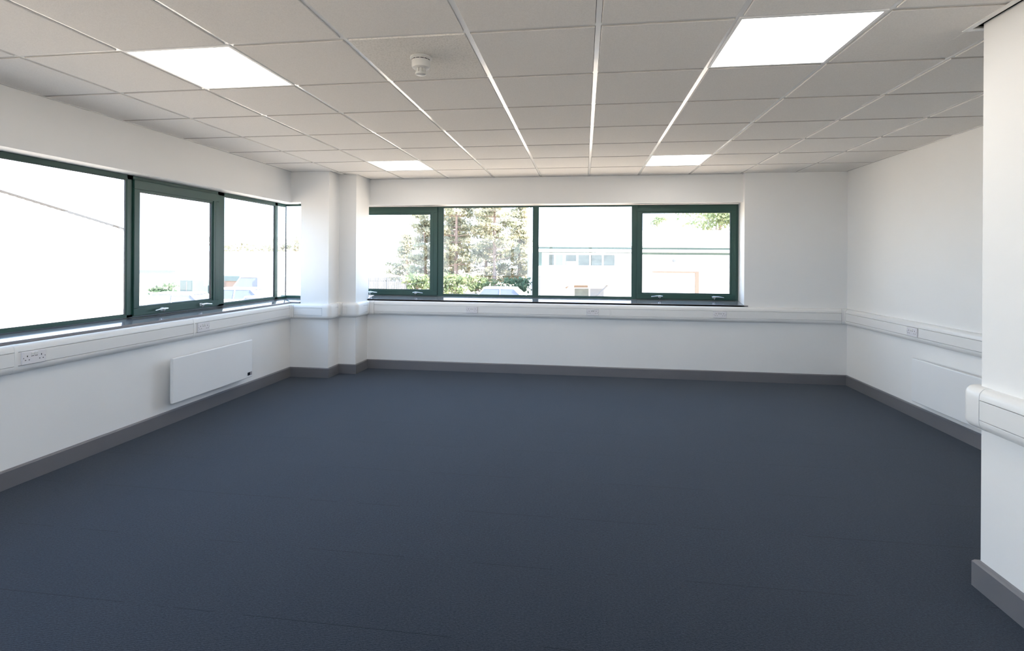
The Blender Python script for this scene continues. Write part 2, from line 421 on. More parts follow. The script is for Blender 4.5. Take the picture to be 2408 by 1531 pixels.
def sill_mesh(b, x0, x1, y_of=lambda d: YB+d):
    n = len(SP); vs = [(x0,y_of(d),z) for d,z in SP] + [(x1,y_of(d),z) for d,z in SP]
    b.add(vs, [tuple(range(n)), tuple(range(2*n-1,n-1,-1))] + [(i,n+i,n+(i+1)%n,(i+1)%n) for i in range(n)])
sill_mesh(s_, -2.805, 1.889)
s_.box(-2.874+.07,1.932,YB-.014,YB+.0,.889,.906)
s_.build('window_sill', M_sill, wb)

# unseen rear window, added behind the photographer to brighten the back wall
PRr = Matrix(((-1,0,0,0),(0,-1,0,YN-.11),(0,0,1,0),(0,0,0,1)))
wr = empty('window_added'); struct(wr, 'added dark green window behind the camera, unseen, brightening the back wall')
frame_obj(ring(-1.6,3.4,.90,2.105,.04,0,.026) + [(-.22,-.15,0,.026,.93,2.07),(.92,.99,0,.026,.93,2.07),(2.05,2.12,0,.026,.93,2.07)], 'window_frame', wr, PRr)
for a_, b__ in ((-1.562,-.218),(-.152,.922),(.988,2.052),(2.118,3.362)): fixed(wr, a_, b__, .938, 2.068, PRr)

# left window: u = world y, depth = -x from the inner frame face; mirror by swapping axes
PL = Matrix(((0,-1,0,-3.690),(1,0,0,0),(0,0,1,0),(0,0,0,1)))
wl = empty('window_1'); struct(wl, 'dark green corner window in the left wall')
zl0, zl1 = .938, 2.106
V0, V1 = -.69, 6.085
frame_obj([(V0,V1,0,.026,zl0,zl0+.024),(V0,V1,0,.026,zl1-.038,zl1),(V0,V0+.034,0,.026,zl0,zl1),
           (.45,.52,0,.026,zl0,zl1),(1.62,1.69,0,.026,zl0,zl1),(3.787,3.847,0,.026,zl0,zl1),(4.850,4.952,0,.026,zl0,zl1),(5.850,5.905,0,.026,zl0,zl1)], 'window_frame', wl, PL)
fixed(wl, V0+.032, .452, zl0+.022, zl1-.036, PL)
casement(wl, .52, 1.62, zl0+.012, zl1-.03, PL, [(.78,-1),(1.36,1)])
fixed(wl, 1.688, 3.789, zl0+.022, zl1-.036, PL)
casement(wl, 3.842, 4.853, zl0+.012, zl1-.03, PL, [(4.128,-1),(4.600,1)], sr=.024)
fixed(wl, 4.950, 5.852, zl0+.022, zl1-.036, PL)
# frameless glass corner: last short pane, then the return pane facing the back
p_ = MB(); p_.M = PL; p_.box(5.903,6.104,.014,.020,zl0+.02,zl1-.03); p_.build('pane', M_glass, wl)
PRt = Matrix.Translation((0, 6.090, 0))
p_ = MB(); p_.M = PRt; p_.box(-3.710,-3.35,.014,.020,zl0+.02,zl1-.03); p_.build('pane', M_glass, wl)
f_ = MB(); f_.M = PRt; f_.box(-3.76,-3.34,0,.026,zl0,zl0+.030).box(-3.76,-3.34,0,.026,zl1-.022,zl1+.006); f_.build('return_frame', M_green, wl, bevel=.002)
MB().box(-3.713,-3.702,6.102,6.112,zl0+.02,zl1-.02).build('corner_seal', M_gasket, wl)
f_ = MB()
vs = [(XL-d, y, z) for y in (-.69, 5.91) for d, z in SP]; n = len(SP)
f_.add(vs, [tuple(range(n)), tuple(range(2*n-1,n-1,-1))] + [(i,n+i,n+(i+1)%n,(i+1)%n) for i in range(n)])
# corner piece wrapping to the pillar
f_.add([(XL+.014,5.895,.889),(-3.400,5.895,.889),(-3.400,6.13,.889),(-3.75,6.13,.889),(-3.75,5.895,.889),
        (XL+.014,5.895,.906),(-3.400,5.895,.906),(-3.400,6.13,.941),(-3.75,6.13,.943),(-3.75,5.895,.943)],
       [(0,1,2,3,4),(5,6,7),(5,7,8),(5,8,9),(0,1,6,5),(1,2,7,6),(2,3,8,7),(3,4,9,8),(4,0,5,9)])
f_.build('window_sill', M_sill, wl)

# ------------------------------------------------------------------ dado trunking
Z0, Z1, GA, GB = .7065, .8865, .752, .8385
BODY = [(0,Z0),(.022,Z0),(.036,Z0+.006),(.046,Z0+.018),(.0505,Z0+.031),(.0515,GA-.002),(.0500,GA-.0005),(.038,GA-.0005),(.038,GB+.0005),(.0500,GB+.0005),(.0515,GB+.002),
        (.0505,Z1-.028),(.046,Z1-.016),(.037,Z1-.005),(.028,Z1),(0,Z1)]
LID = [(.0385,GA+.0022),(.0508,GA+.0022),(.0518,GA+.0034),(.0518,GB-.0034),(.0508,GB-.0022),(.0385,GB-.0022)]
FIT = [(0,Z0-.0015),(.022,Z0-.0015),(.037,Z0+.005),(.0478,Z0+.017),(.0525,Z0+.030),(.0535,GA),(.0535,GB),(.0525,Z1-.027),(.0478,Z1-.015),(.038,Z1-.0035),(.028,Z1+.0015),(0,Z1+.0015)]
def straight(t, a, b, n):
    MB().sweep(BODY, run(a, b, n)).build('trunking_body', M_upvc, t, smooth=True)
    da = Vector((b[0]-a[0], b[1]-a[1])).normalized()*.001
    MB().sweep(LID, run((a[0]+da.x,a[1]+da.y), (b[0]-da.x,b[1]-da.y), n)).build('cover_strip', M_upvc, t, smooth=True)
def coupler(t, c, n, w=.012):
    tx, ty = -n[1], n[0]
    MB().sweep(FIT, run((c[0]-tx*w/2,c[1]-ty*w/2), (c[0]+tx*w/2,c[1]+ty*w/2), n)).build('joint_cover', M_upvc, t, smooth=True)
def inner(t, c, n1, n2, l1, l2):
    """internal corner cover; c = wall corner, n1/n2 = normals of first and second wall, l1/l2 arm ends (points)"""
    MB().sweep(FIT, [(l1[0],l1[1],*n1),(c[0],c[1],n1[0]+n2[0],n1[1]+n2[1]),(l2[0],l2[1],*n2)]).build('internal_corner', M_upvc, t, smooth=True)
def outer(t, c, n1, n2, l1, l2, k=8):
    path = [(l1[0],l1[1],*n1)]
    a1 = math.atan2(n1[1],n1[0]); a2 = math.atan2(n2[1],n2[0])
    while a2-a1 > PI: a2 -= 2*PI
    while a1-a2 > PI: a2 += 2*PI
    for i in range(k+1):
        a = a1+(a2-a1)*i/k; path.append((c[0],c[1],math.cos(a),math.sin(a)))
    path.append((l2[0],l2[1],*n2))
    MB().sweep(FIT, path).build('external_corner', M_upvc, t, smooth=True)
tl = empty('cable_trunking', (XL,2.8,0)); tl.location = (0,0,0)
thing(tl, 'white plastic dado trunking along the left wall under the window sill', 'cable trunking', 'runs of white dado trunking')
nL = (1,0)
straight(tl, (XL,YN+.01), (XL,2.772), nL); straight(tl, (XL,2.790), (XL,4.262), nL); straight(tl, (XL,4.276), (XL,5.806), nL)
coupler(tl, (XL,2.781), nL, .020); coupler(tl, (XL,4.269), nL, .014)
tc = empty('cable_trunking'); thing(tc, 'white trunking stepping round the corner pillar with curved corner pieces', 'cable trunking', 'runs of white dado trunking')
nB = (0,-1)
inner(tc, (XL,5.91), (1,0), (0,-1), (XL,5.808), (-3.452,5.91))
straight(tc, (-3.450,5.91), (-3.090,5.91), nB)
outer(tc, (-3.035,5.91), (0,-1), (1,0), (-3.088,5.91), (-3.035,5.985))
inner(tc, (-3.035,6.175), (1,0), (0,-1), (-3.035,6.055), (-2.965,6.175))
straight(tc, (-3.035,5.987), (-3.035,6.053), nL)
straight(tc, (-2.963,6.175), (-2.900,6.175), nB)
outer(tc, (-2.81,6.175), (0,-1), (1,0), (-2.898,6.175), (-2.81,6.28))
straight(tc, (-2.81,6.282), (-2.81,6.42), nL)
inner(tc, (-2.81,YB), (1,0), (0,-1), (-2.81,6.422), (-2.70,YB))
tb = empty('cable_trunking'); thing(tb, 'long white trunking across the back wall under the back window', 'cable trunking', 'runs of white dado trunking')
straight(tb, (-2.698,YB), (.318,YB), nB); straight(tb, (.334,YB), (2.948,YB), nB); coupler(tb, (.326,YB), nB, .016)
inner(tb, (XR,YB), (0,-1), (-1,0), (2.950,YB), (XR,6.452))
nR = (-1,0)
tr = empty('cable_trunking'); thing(tr, 'white trunking along the right wall above the right heater', 'cable trunking', 'runs of white dado trunking')
straight(tr, (XR,6.450), (XR,YP+.06), nR)
tp = empty('cable_trunking'); thing(tp, 'white trunking with rounded corner end on the projecting wall at right edge', 'cable trunking', 'runs of white dado trunking')
straight(tp, (XP,2.502), (XP,YN+.01), nR)
outer(tp, (XP,YP), (0,1), (-1,0), (XP+.10,YP), (XP,2.5035))
straight(tp, (XR-.0,YP), (XP+.102,YP), (0,1))

# ------------------------------------------------------------------ sockets (local: x right, y out of the wall toward the room = -y, z up)
def socket():
    r = empty('double_socket')
    p = MB().box(-.0735,.0735,-.0115,0,-.041,.041).build('faceplate', M_socket, r, bevel=.0035, seg=3)
    for s in (-1,1):
        sw = MB(); x = s*.0115
        sw.add([(x-.0075,-.0112,.010),(x+.0075,-.0112,.010),(x+.0075,-.0112,.031),(x-.0075,-.0112,.031),
                (x-.0075,-.0128,.010),(x+.0075,-.0128,.010),(x+.0075,-.0165,.030),(x-.0075,-.0165,.030)],
               [(0,1,2,3),(4,7,6,5),(0,4,5,1),(1,5,6,2),(2,6,7,3),(3,7,4,0)])
        sw.build('rocker_switch', M_upvc, r)
    def hole(*q): MB().box(*q).build('pin_slot', M_dark, r)
    for s in (-1,1):
        cx = s*.043
        hole(cx-.0024,cx+.0024,-.0121,-.0110,.005,.015)
        hole(cx-.0142,cx-.0076,-.0121,-.0110,-.0160,-.0112); hole(cx+.0076,cx+.0142,-.0121,-.0110,-.0160,-.0112)
        MB().lathe([(.0028,-.0122),(.0028,-.0110)],12,axis='y',c=(s*.0655,0,0)).build('screw', M_steel0, r)
        MB().box(s*.0115-.0085,s*.0115+.0085,-.0119,-.0110,.0065,.0095).build('switch_shadow_gap', M_dark, r)
    return r
S0 = socket(); ZS = .7955
socks = [((XL+.0518,2.880,ZS),PI/2,'white double socket at the left edge, on the trunking nearest the camera'),
         ((XL+.0518,4.378,ZS),PI/2,'white double socket on the left wall trunking above the left heater'),
         ((-1.398,YB-.0518,ZS),0,'leftmost double socket on the back wall trunking, below the tree pane'),
         ((.110,YB-.0518,ZS),0,'middle double socket on the back wall trunking, beside the trunking joint'),
         ((1.602,YB-.0518,ZS),0,'rightmost double socket on the back wall trunking, under the sill end'),
         ((XR-.0518,5.215,ZS),-PI/2,'white double socket on the right wall trunking above the right heater')]
for k, (loc, rz, lab) in enumerate(socks):
    o = S0 if k == 0 else copy_tree(S0)
    o.location = loc; o.rotation_euler = (0,0,rz); thing(o, lab, 'socket', 'double sockets on the trunking')

# ------------------------------------------------------------------ panel heaters
def heater(disp):
    r = empty('panel_heater'); w, z0, z1 = .535, .195, .582
    MB().box(-w,w,-.100,-.072,z0,z1).build('front_panel', M_heater, r, bevel=.009, seg=4)
    MB().box(-w+.03,w-.03,-.073,-.045,z0+.02,z1-.02).build('rear_casing', M_heater, r, bevel=.004)
    for x in (-.33,.33): MB().box(x-.02,x+.02,-.046,0,z0+.06,z1-.06).build('wall_bracket', M_lightframe, r)
    if disp:
        d = MB().box(w-.082,w-.014,-.1022,-.099,z0+.024,z0+.056).build('control_display', M_display, r, bevel=.001)
        MB().box(w-.044,w-.016,-.1028,-.1018,z0+.027,z0+.054).build('button_pad', M_badge, d)
    return r
h1 = heater(True); h1.location = (XL,4.505,0); h1.rotation_euler = (0,0,PI/2)
thing(h1, 'white panel heater with small black display low on the left wall', 'heater', 'white panel heaters')
h2 = heater(False); h2.location = (XR-.0,4.615,-.012); h2.rotation_euler = (0,0,-PI/2)
thing(h2, 'white panel heater low on the right wall, partly hidden by the projecting wall', 'heater', 'white panel heaters')

# ------------------------------------------------------------------ outside
G = -2.05
M_asph = mat('pale_asphalt', (.50,.40,.315), .9, vary=.08, vscale=.5)
M_clad = mat('white_metal_cladding', (.78,.78,.77), .5, vary=.02)
M_cladroof = mat('white_roof_sheet', (.75,.75,.74), .5, vary=.02)
M_trimdk = mat('brown_grey_verge_trim', (.035,.03,.028), .6, vary=.05)
M_mint = mat('pale_green_fascia', (.052,.085,.070), .6, vary=.04)
M_mint2 = mat('dark_green_trim_line', (.03,.058,.044), .6, vary=.04)
M_wing = mat('grey_window_glass', (.105,.118,.110), .35, spec=.3, vary=.25, vscale=3)
M_winb = mat('pale_blue_window_panel', (.165,.18,.205), .5, vary=.05)
M_tan = mat('tan_timber_frame', (.17,.125,.095), .6, vary=.05)
M_carw = mat('white_car_paint', (.80,.80,.80), .25, coat=.5, vary=.005)
M_cars = mat('silver_car_paint', (.45,.47,.50), .25, coat=.5, vary=.01)
M_cargl = mat('car_window_glass', (.11,.125,.16), .2, vary=.05)
M_tyre = mat('tyre_rubber', (.03,.03,.03), .8, vary=.05)
M_teal = mat('teal_painted_steel', (.11,.155,.16), .5, vary=.05)
M_brick = mat('orange_brown_brick', (.24,.18,.15), .8, vary=.12, vscale=4)
M_steel = mat('galvanised_steel', (.14,.145,.155), .5, vary=.05)
M_bark = mat('red_brown_bark', (.36,.26,.22), .9, vary=.15, vscale=5)
def leaf(name, a, b):
    m = bpy.data.materials.new(name); m.use_nodes = True; nt = m.node_tree; N = nt.nodes; L = nt.links
    bs = N['Principled BSDF']; bs.inputs['Roughness'].default_value = .7; bs.inputs['Specular IOR Level'].default_value = .2
    tc = N.new('ShaderNodeTexCoord'); n = N.new('ShaderNodeTexNoise'); n.inputs['Scale'].default_value = 1.1; n.inputs['Detail'].default_value = 5
    L.new(tc.outputs['Object'], n.inputs['Vector']); cr = N.new('ShaderNodeValToRGB'); e = cr.color_ramp.elements
    e[0].position = .36; e[0].color = (*a,1); e[1].position = .62; e[1].color = (*b,1)
    L.new(n.outputs['Fac'], cr.inputs['Fac']); L.new(cr.outputs['Color'], bs.inputs['Base Color'])
    t = N.new('ShaderNodeBsdfTranslucent'); L.new(cr.outputs['Color'], t.inputs['Color'])
    mx = N.new('ShaderNodeMixShader'); mx.inputs[0].default_value = .45; o = N['Material Output']
    L.new(bs.outputs[0], mx.inputs[1]); L.new(t.outputs[0], mx.inputs[2]); L.new(mx.outputs[0], o.inputs[0]); return m
M_pine = leaf('yellow_green_pine_needles', (.30,.30,.20), (.52,.47,.34))
M_leaf = leaf('fresh_green_leaves', (.17,.225,.12), (.36,.39,.22))
M_dleaf = leaf('dark_green_leaves', (.075,.13,.08), (.15,.21,.13))
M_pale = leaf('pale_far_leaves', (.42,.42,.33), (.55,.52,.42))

struct(MB().box(-140,90,-60,200,G-.3,G).build('ground', M_asph))

def quad(b, c, s, rnd):
    d = Vector((rnd.gauss(0,1), rnd.gauss(0,1), rnd.gauss(0,1))).normalized(); a = d.orthogonal().normalized(); e = d.cross(a)
    t = rnd.uniform(0, 2*PI); a, e = a*math.cos(t)+e*math.sin(t), e*math.cos(t)-a*math.sin(t)
    s1 = s*rnd.uniform(.6,1.2); s2 = s*rnd.uniform(.3,.7)
    p = [c+a*s1, c+e*s2, c-a*s1, c-e*s2]; b.add([tuple(q) for q in p], [(0,1,2,3)])
def pine(x, y, h, rad, z0, label, seed, mtl=None, clumps=3, group='pine trees beyond the back window'):
    rnd = random.Random(seed); r = empty('pine_tree', (x,y,G)); thing(r, label, 'tree', group)
    t = MB(); f = MB(); lean = rnd.uniform(-.3,.3)
    tr_ = [(lean*k/6*(k/6), 0, h*k/6) for k in range(7)]
    t.tube([(0,0,-.1)]+tr_[1:], [.20,.18,.16,.13,.10,.07,.03], 10)
    z = z0
    while z < h:
        q = (z-z0)/(h-z0); L_ = rad*(1-.75*q)*rnd.uniform(.75,1.1)
        for k in range(rnd.randint(4,5)):
            a = rnd.uniform(0, 2*PI); dz = rnd.uniform(-.15,.25)*L_
            l = L_*rnd.uniform(.55,1.05); dx, dy = math.cos(a), math.sin(a); bx = lean*(z/h)**2
            t.tube([(bx,0,z),(bx+dx*l*.5,dy*l*.5,z+dz*.3),(bx+dx*l,dy*l,z+dz)], [.045,.03,.012], 5)
            for c in range(clumps):
                u = .35+.65*(c+rnd.random())/clumps
                cx = Vector((bx+dx*l*u, dy*l*u, z+dz*u+.08)); cr_ = .26+.32*rnd.random()
                for n_ in range(34):
                    g_ = Vector((rnd.gauss(0,.6), rnd.gauss(0,.6), rnd.gauss(0,.26)))*cr_
                    quad(f, cx+g_, .15, rnd)
        z += rnd.uniform(.36,.58)
    t.build('trunk', M_bark, r, smooth=True); f.build('foliage', mtl or M_pine, r); return r
def leafy(x, y, z, rx, rz, n, label, seed, mtl, name='bush', cat='bush', group=None, trunk=0, size=.16):
    rnd = random.Random(seed); r = empty(name, (x,y,G)); thing(r, label, cat, group); f = MB(); zc = z-G
    cl = [(Vector((rnd.uniform(-1,1)*rx*.8, rnd.uniform(-1,1)*rx*.5, rnd.uniform(-1,1)*rz*.75))) for _ in range(max(5,n//70))]
    for c in cl:
        for k in range(70):
            quad(f, Vector((0,0,zc))+c+Vector((rnd.gauss(0,.33)*rx*.6, rnd.gauss(0,.33)*rx*.6, rnd.gauss(0,.3)*rz*.6)), size, rnd)
    f.build('foliage', mtl, r)
    t = MB(); 
    for c in cl[:8]: t.tube([(0,0,-.05),(c.x*.2,c.y*.2,zc*.55),(c.x,c.y,zc+c.z)], [.05+trunk,.04+trunk*.6,.012], 6)
    t.build('stems', M_bark, r, smooth=True); return r
pine(-14.6, 47, 7.7, 2.7, 1.6, 'small pale pine with a pointed top, seen in the left pane of the back window', 3)
pine(-17.4, 50, 6.0, 2.3, 1.4, 'low spreading pine at the far left of the tree group', 9)
pine(-11.3, 45.5, 11.5, 3.3, 3.0, 'tall reddish-trunked pine at the left of the tree pane', 5)
pine(-7.9, 46, 12, 3.3, 3.4, 'tall open pine with a forked trunk right of the middle of the tree pane', 11)
pine(-9.6, 51, 11, 3.0, 1.4, 'pine standing behind and between the two tall front pines', 21)
pine(-6.3, 51, 9.3, 1.9, 1.4, 'narrow pine at the right edge of the tree group', 33)
pine(-13.2, 52.5, 9.0, 3.0, 1.2, 'pine behind the left mullion of the tree pane', 41)
leafy(-11.3, 41.5, -.55, 1.5, .9, 1500, 'bright green bush low at the left of the tree pane', 2, M_leaf, group='bushes under the pines')
leafy(-5.9, 41.5, -.75, 1.5, .75, 1300, 'darker green rounded bush behind the white car roof', 4, M_dleaf, group='bushes under the pines')
leafy(-14.1, 42.5, -.55, 1.3, .8, 1100, 'green bush low in the left pane of the back window', 6, M_leaf, group='bushes under the pines')
leafy(-8.7, 44, -.7, 1.3, .7, 800, 'thin pale bush between the two tall pine trunks', 8, M_leaf, group='bushes under the pines')
leafy(14.6, 62, 6.6, 3.4, 1.7, 1900, 'yellow-green tree crown showing above the right of the warehouse roof', 10, M_leaf, 'leafy_tree', 'tree', None, .12, .22)
leafy(8.6, 60, 5.9, 1.3, .8, 360, 'thin tree top showing above the middle of the warehouse roof', 12, M_leaf, 'leafy_tree', 'tree', None, .06, .15)
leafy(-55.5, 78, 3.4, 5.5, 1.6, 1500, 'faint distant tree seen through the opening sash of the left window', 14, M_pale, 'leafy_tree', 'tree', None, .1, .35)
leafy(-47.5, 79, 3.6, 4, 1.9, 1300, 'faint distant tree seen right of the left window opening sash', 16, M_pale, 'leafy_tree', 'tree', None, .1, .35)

# warehouse facing the back window; local x along its front, z up from world zero
wh = empty('warehouse', (-3.03,35,0)); wh.rotation_euler = (0,0,math.atan2(.156,.988))
thing(wh, 'low white warehouse with pale green fascia beyond the back window', 'building')
MB().box(0,22,0,15,G,2.0).build('wall', M_clad, wh)
rf = MB(); rf.add([(-.1,-.25,2.36),(22.2,-.25,2.36),(22.2,14.5,4.35),(-.1,14.5,4.35),(-.1,-.25,2.30),(22.2,-.25,2.30),(22.2,14.5,4.0),(-.1,14.5,4.0)],
   [(0,1,2,3),(4,7,6,5),(0,4,5,1),(1,5,6,2),(2,6,7,3),(3,7,4,0)]).build('roof', M_cladroof, wh)
MB().box(-.05,22,-.22,0,2.19,2.36).build('fascia', M_mint, wh)
MB().box(-.05,22,-.23,0,2.355,2.395).build('verge_line', M_mint2, wh)
MB().box(-.05,22,-.20,0,1.97,2.19).build('gutter', M_clad, wh, bevel=.03)
MB().box(-.05,7,-.06,0,1.925,1.97).build('trim_line', M_mint, wh)
MB().box(7,22,-.06,0,1.83,1.985).build('trim_band', M_mint, wh)
MB().box(.02,.23,-.05,0,1.04,1.93).build('corner_pilaster', M_mint, wh)
MB().tube([(.10,-.10,1.0),(.10,-.10,G)], .05).build('drainpipe', M_steel, wh, smooth=True)
for k, (a, b, mt) in enumerate([(.69,1.05,M_wing),(1.17,1.64,M_winb),(1.83,2.55,M_wing),(2.69,3.42,M_wing),(3.53,4.28,M_wing),(4.39,5.14,M_wing)]):
    f = MB()
    for q in ((a-.05,b+.05,-.035,.01,1.03,1.075),(a-.05,b+.05,-.035,.01,1.79,1.83),(a-.05,a,-.035,.01,1.075,1.79),(b,b+.05,-.035,.01,1.075,1.79)): f.box(*q)
    o = f.build('window', M_clad, wh); MB().box(a,b,-.012,.01,1.075,1.79).build('pane', mt, o)
    if k == 2: MB().box(a+.05,b-.02,-.02,-.011,1.09,1.35).build('blind', mat('cream_blind', (.32,.27,.22), .8, vary=.03), o)
f = MB().box(7.71,10.86,-.06,.0,.60,.72).box(10.60,10.86,-.06,.0,G,.60); f.build('door_frame', M_tan, wh)
f = MB()
for k in range(26): f.box(7.71,10.60,-.01,.0,G+.1*k,G+.1*k+.092)
f.build('roller_door', M_clad, wh)
MB().lathe([(.09,-.16),(.11,-.10),(.06,0)],12,axis='y',c=(9.15,0,1.43)).build('wall_lamp', M_steel, wh)
# arched porch
pa = [(1.45+ (5.15-1.45)*t, -1.0, -.42+.42*math.sin(PI*t)) for t in [k/14 for k in range(15)]]
b = MB()
for k in range(14):
    (x0,y0,z0),(x1,y1,z1) = pa[k], pa[k+1]
    b.add([(x0,-1.1,z0),(x1,-1.1,z1),(x1,0,z1),(x0,0,z0),(x0,-1.1,z0+.05),(x1,-1.1,z1+.05),(x1,0,z1+.05),(x0,0,z0+.05)], [(0,1,2,3),(7,6,5,4),(0,4,5,1),(1,5,6,2),(2,6,7,3),(3,7,4,0)])
b.build('porch_roof', M_clad, wh)
MB().tube([(4.52,-.9,-.17),(3.86,-.9,-.86),(3.3,-.1,-1.3)], .06).build('porch_brace', M_steel, wh)
MB().tube([(1.75,-.9,-.42),(1.95,-.9,-.22)], .05).build('rafter_end', M_tan, wh)
MB().tube([(4.70,-.9,-.25),(5.22,-.9,-.42)], .04).build('rafter_end', M_tan, wh)
MB().box(2.42,3.34,-.03,.01,-.42,-.27).build('timber_lintel', M_tan, wh)
for a, b_ in ((2.45,3.40),(3.50,4.43)):
    o = MB().box(a-.05,b_+.05,-.02,.01,G,-.44).build('porch_window', M_clad, wh); MB().box(a,b_,-.03,-.005,G+.1,-.48).build('pane', M_wing if a < 3 else M_winb, o)

# gable building beyond the left window
gb = empty('cladded_building', (-30,12,G)); thing(gb, 'large white ribbed gable building filling the left window', 'building')
def zr(y): return 4.77-(y-23.2)*.208-G     # verge height above ground
b = MB(); y0, y1 = -18, 19.6               # local y
NR = 94
pts = []
for k in range(NR):
    ya = y0+(y1-y0)*k/NR; p = (y1-y0)/NR
    for t, dx in ((0,0),(.55,0),(.65,.045),(.9,.045)): pts.append((ya+p*t, dx))
pts.append((y1,0)); vs = []; fs = []
for (y,dx) in pts: vs += [(dx,y,0),(dx,y,zr(y+12))]
for k in range(len(pts)-1): fs.append((2*k,2*k+2,2*k+3,2*k+1))
b.add(vs, fs); b.add([(-.02,y0,0),(-.02,y1,0),(-.02,y1,zr(y1+12)),(-.02,y0,zr(y0+12)),(-22,y0,0),(-22,y1,0),(-22,y1,zr(y1+12)),(-22,y0,zr(y0+12))],
   [(0,1,2,3),(4,7,6,5),(1,5,6,2),(2,6,7,3),(3,7,4,0)])
b.build('ribbed_wall', M_clad, gb)
v = MB(); za_, zb_ = zr(y0+12), zr(y1+12)
v.add([(.10,y0,za_),(.10,y1,zb_),(.10,y1,zb_+.11),(.10,y0,za_+.11),(-.05,y0,za_),(-.05,y1,zb_),(-.05,y1,zb_+.11),(-.05,y0,za_+.11)], [(0,1,2,3),(4,7,6,5),(0,4,5,1),(1,5,6,2),(2,6,7,3),(3,7,4,0)])
v.build('verge_trim', M_trimdk, gb)
v = MB(); v.add([(.09,y0,za_+.11),(.09,y1,zb_+.11),(-22,y1,zb_+.11),(-22,y0,za_+.11)], [(0,1,2,3)]); v.build('roof', M_cladroof, gb)
MB().box(-.01,.07,y0,y1,-.0,.10).build('base_flashing', mat('pale_yellow_flashing', (.5,.5,.38), .7, vary=.03), gb)

fb = empty('distant_building', (-49,64,G)); thing(fb, 'far white building behind the car park, seen through the left window', 'building')
MB().box(-14,15,0,8,0,4.15).build('wall', M_clad, fb); MB().box(-14.2,15.2,-.2,8,4.15,4.35).build('roof', M_cladroof, fb)
MB().box(-13,-6,-.05,0,1.2,1.75).build('window_strip', M_winb, fb)

def car(L_, H_, W_, paint, label, loc, rz, group='parked cars outside the left window', van=False):
    r = empty('van' if van else 'car', loc); r.rotation_euler = (0,0,rz); thing(r, label, 'van' if van else 'car', group)
    h = .52*H_ if van else .60*H_
    prof = [(-.5,.16),(-.5,.36),(-.485,.44),(-.30,h/H_ if not van else .56),(.46,.62 if not van else .56),(.5,.50),(.5,.18),(.40,.13),(-.42,.13)]
    b = MB(); n = len(prof); hw = W_/2
    b.add([(x*L_,-hw,z*H_) for x,z in prof]+[(x*L_,hw,z*H_) for x,z in prof], [tuple(range(n-1,-1,-1)),tuple(range(n,2*n))]+[(i,(i+1)%n,n+(i+1)%n,n+i) for i in range(n)])
    b.build('body', paint, r, bevel=.07, seg=3)
    a0,a1,t0,t1 = ((-.30,.47,-.17,.30) if not van else (-.42,.49,-.30,.48)); zb_, zt_ = .57*H_, .95*H_; iw = hw*.93; it = hw*.74 if not van else hw*.86
    c = MB(); c.add([(a0*L_,-iw,zb_),(a1*L_,-iw,zb_),(a1*L_,iw,zb_),(a0*L_,iw,zb_),(t0*L_,-it,zt_),(t1*L_,-it,zt_),(t1*L_,it,zt_),(t0*L_,it,zt_)], [(0,3,2,1),(4,5,6,7),(0,1,5,4),(1,2,6,5),(2,3,7,6),(3,0,4,7)])
    c.build('cabin_glass', M_cargl, r, bevel=.04)
    rf_ = MB().box((t0-.01)*L_,(t1+.015)*L_,-it-.02,it+.02,zt_-.02,H_); 
    for s in (-1,1):
        rf_.tube([(a0*L_,s*iw,zb_),(t0*L_,s*it,zt_)], .045, 6); rf_.tube([(a1*L_,s*iw,zb_),(t1*L_,s*it,zt_)], .07, 6)
        rf_.tube([(.08*L_,s*iw,zb_),(.08*L_,s*it,zt_)], .04, 6)
    if van: rf_.box(-.05*L_,.5*L_,-hw,hw,.5*H_,H_*.985)
    rf_.build('roof', paint, r, bevel=.03)
    for x in (-.31,.30):
        for s in (-1,1): MB().lathe([(.20,-.11),(.32,-.10),(.32,.10),(.20,.11)],20,axis='y',c=(x*L_,s*(hw-.10),.32)).build('wheel', M_tyre, r, smooth=True)
    return r
car(4.5,1.58,1.8, M_carw, 'white car nearest the left window, behind its opening sash', (-22.4,26,G), .15)
car(4.6,1.66,1.85, M_carw, 'white car behind and right of the nearest one', (-21.3,29.6,G), .1)
car(4.3,1.5,1.75, M_cars, 'silver car low in the pane right of the opening sash', (-16.6,25.5,G), -.15)
car(4.2,1.5,1.75, M_carw, 'white car furthest right along the car park', (-15.6,29.5,G), .1)
car(4.3,1.68,1.85, M_carw, 'white car whose roof shows at the bottom of the tree pane', (-5.7,34,G), 0, None)
car(4.8,2.25,1.95, M_cars, 'tall silver-blue van parked before the palisade fence', (-22.4,34.5,G), .2, None, True)
ct = empty('storage_container', (-31.1,38.4,G)); thing(ct, 'teal steel container at the far side of the car park', 'container')
MB().box(-.6,.5,-1,1,0,1.7).build('shell', M_teal, ct, bevel=.02); MB().box(-.05,.02,-1.03,-1,.1,1.6).build('door_bar', M_steel, ct)
bk = empty('brick_store', (-28.9,40.2,G)); thing(bk, 'small orange-brown brick store beside the teal container', 'building')
MB().box(-1,1.2,-1,1,0,1.75).build('wall', M_brick, bk); MB().box(-1.1,1.3,-1.1,1.1,1.75,1.85).build('roof', M_steel, bk)
sh = empty('low_shed', (-26.1,38,G)); thing(sh, 'low grey-roofed shed in front of the fence', 'shed')
MB().box(-1.3,1.3,-1,1,0,1.7).build('wall', M_brick, sh); MB().box(-1.4,1.4,-1.1,1.1,1.7,2.1).build('roof', M_teal, sh, bevel=.02)
fe = empty('palisade_fence', (-27,44,G)); thing(fe, 'grey palisade fence along the far edge of the car park', 'fence')
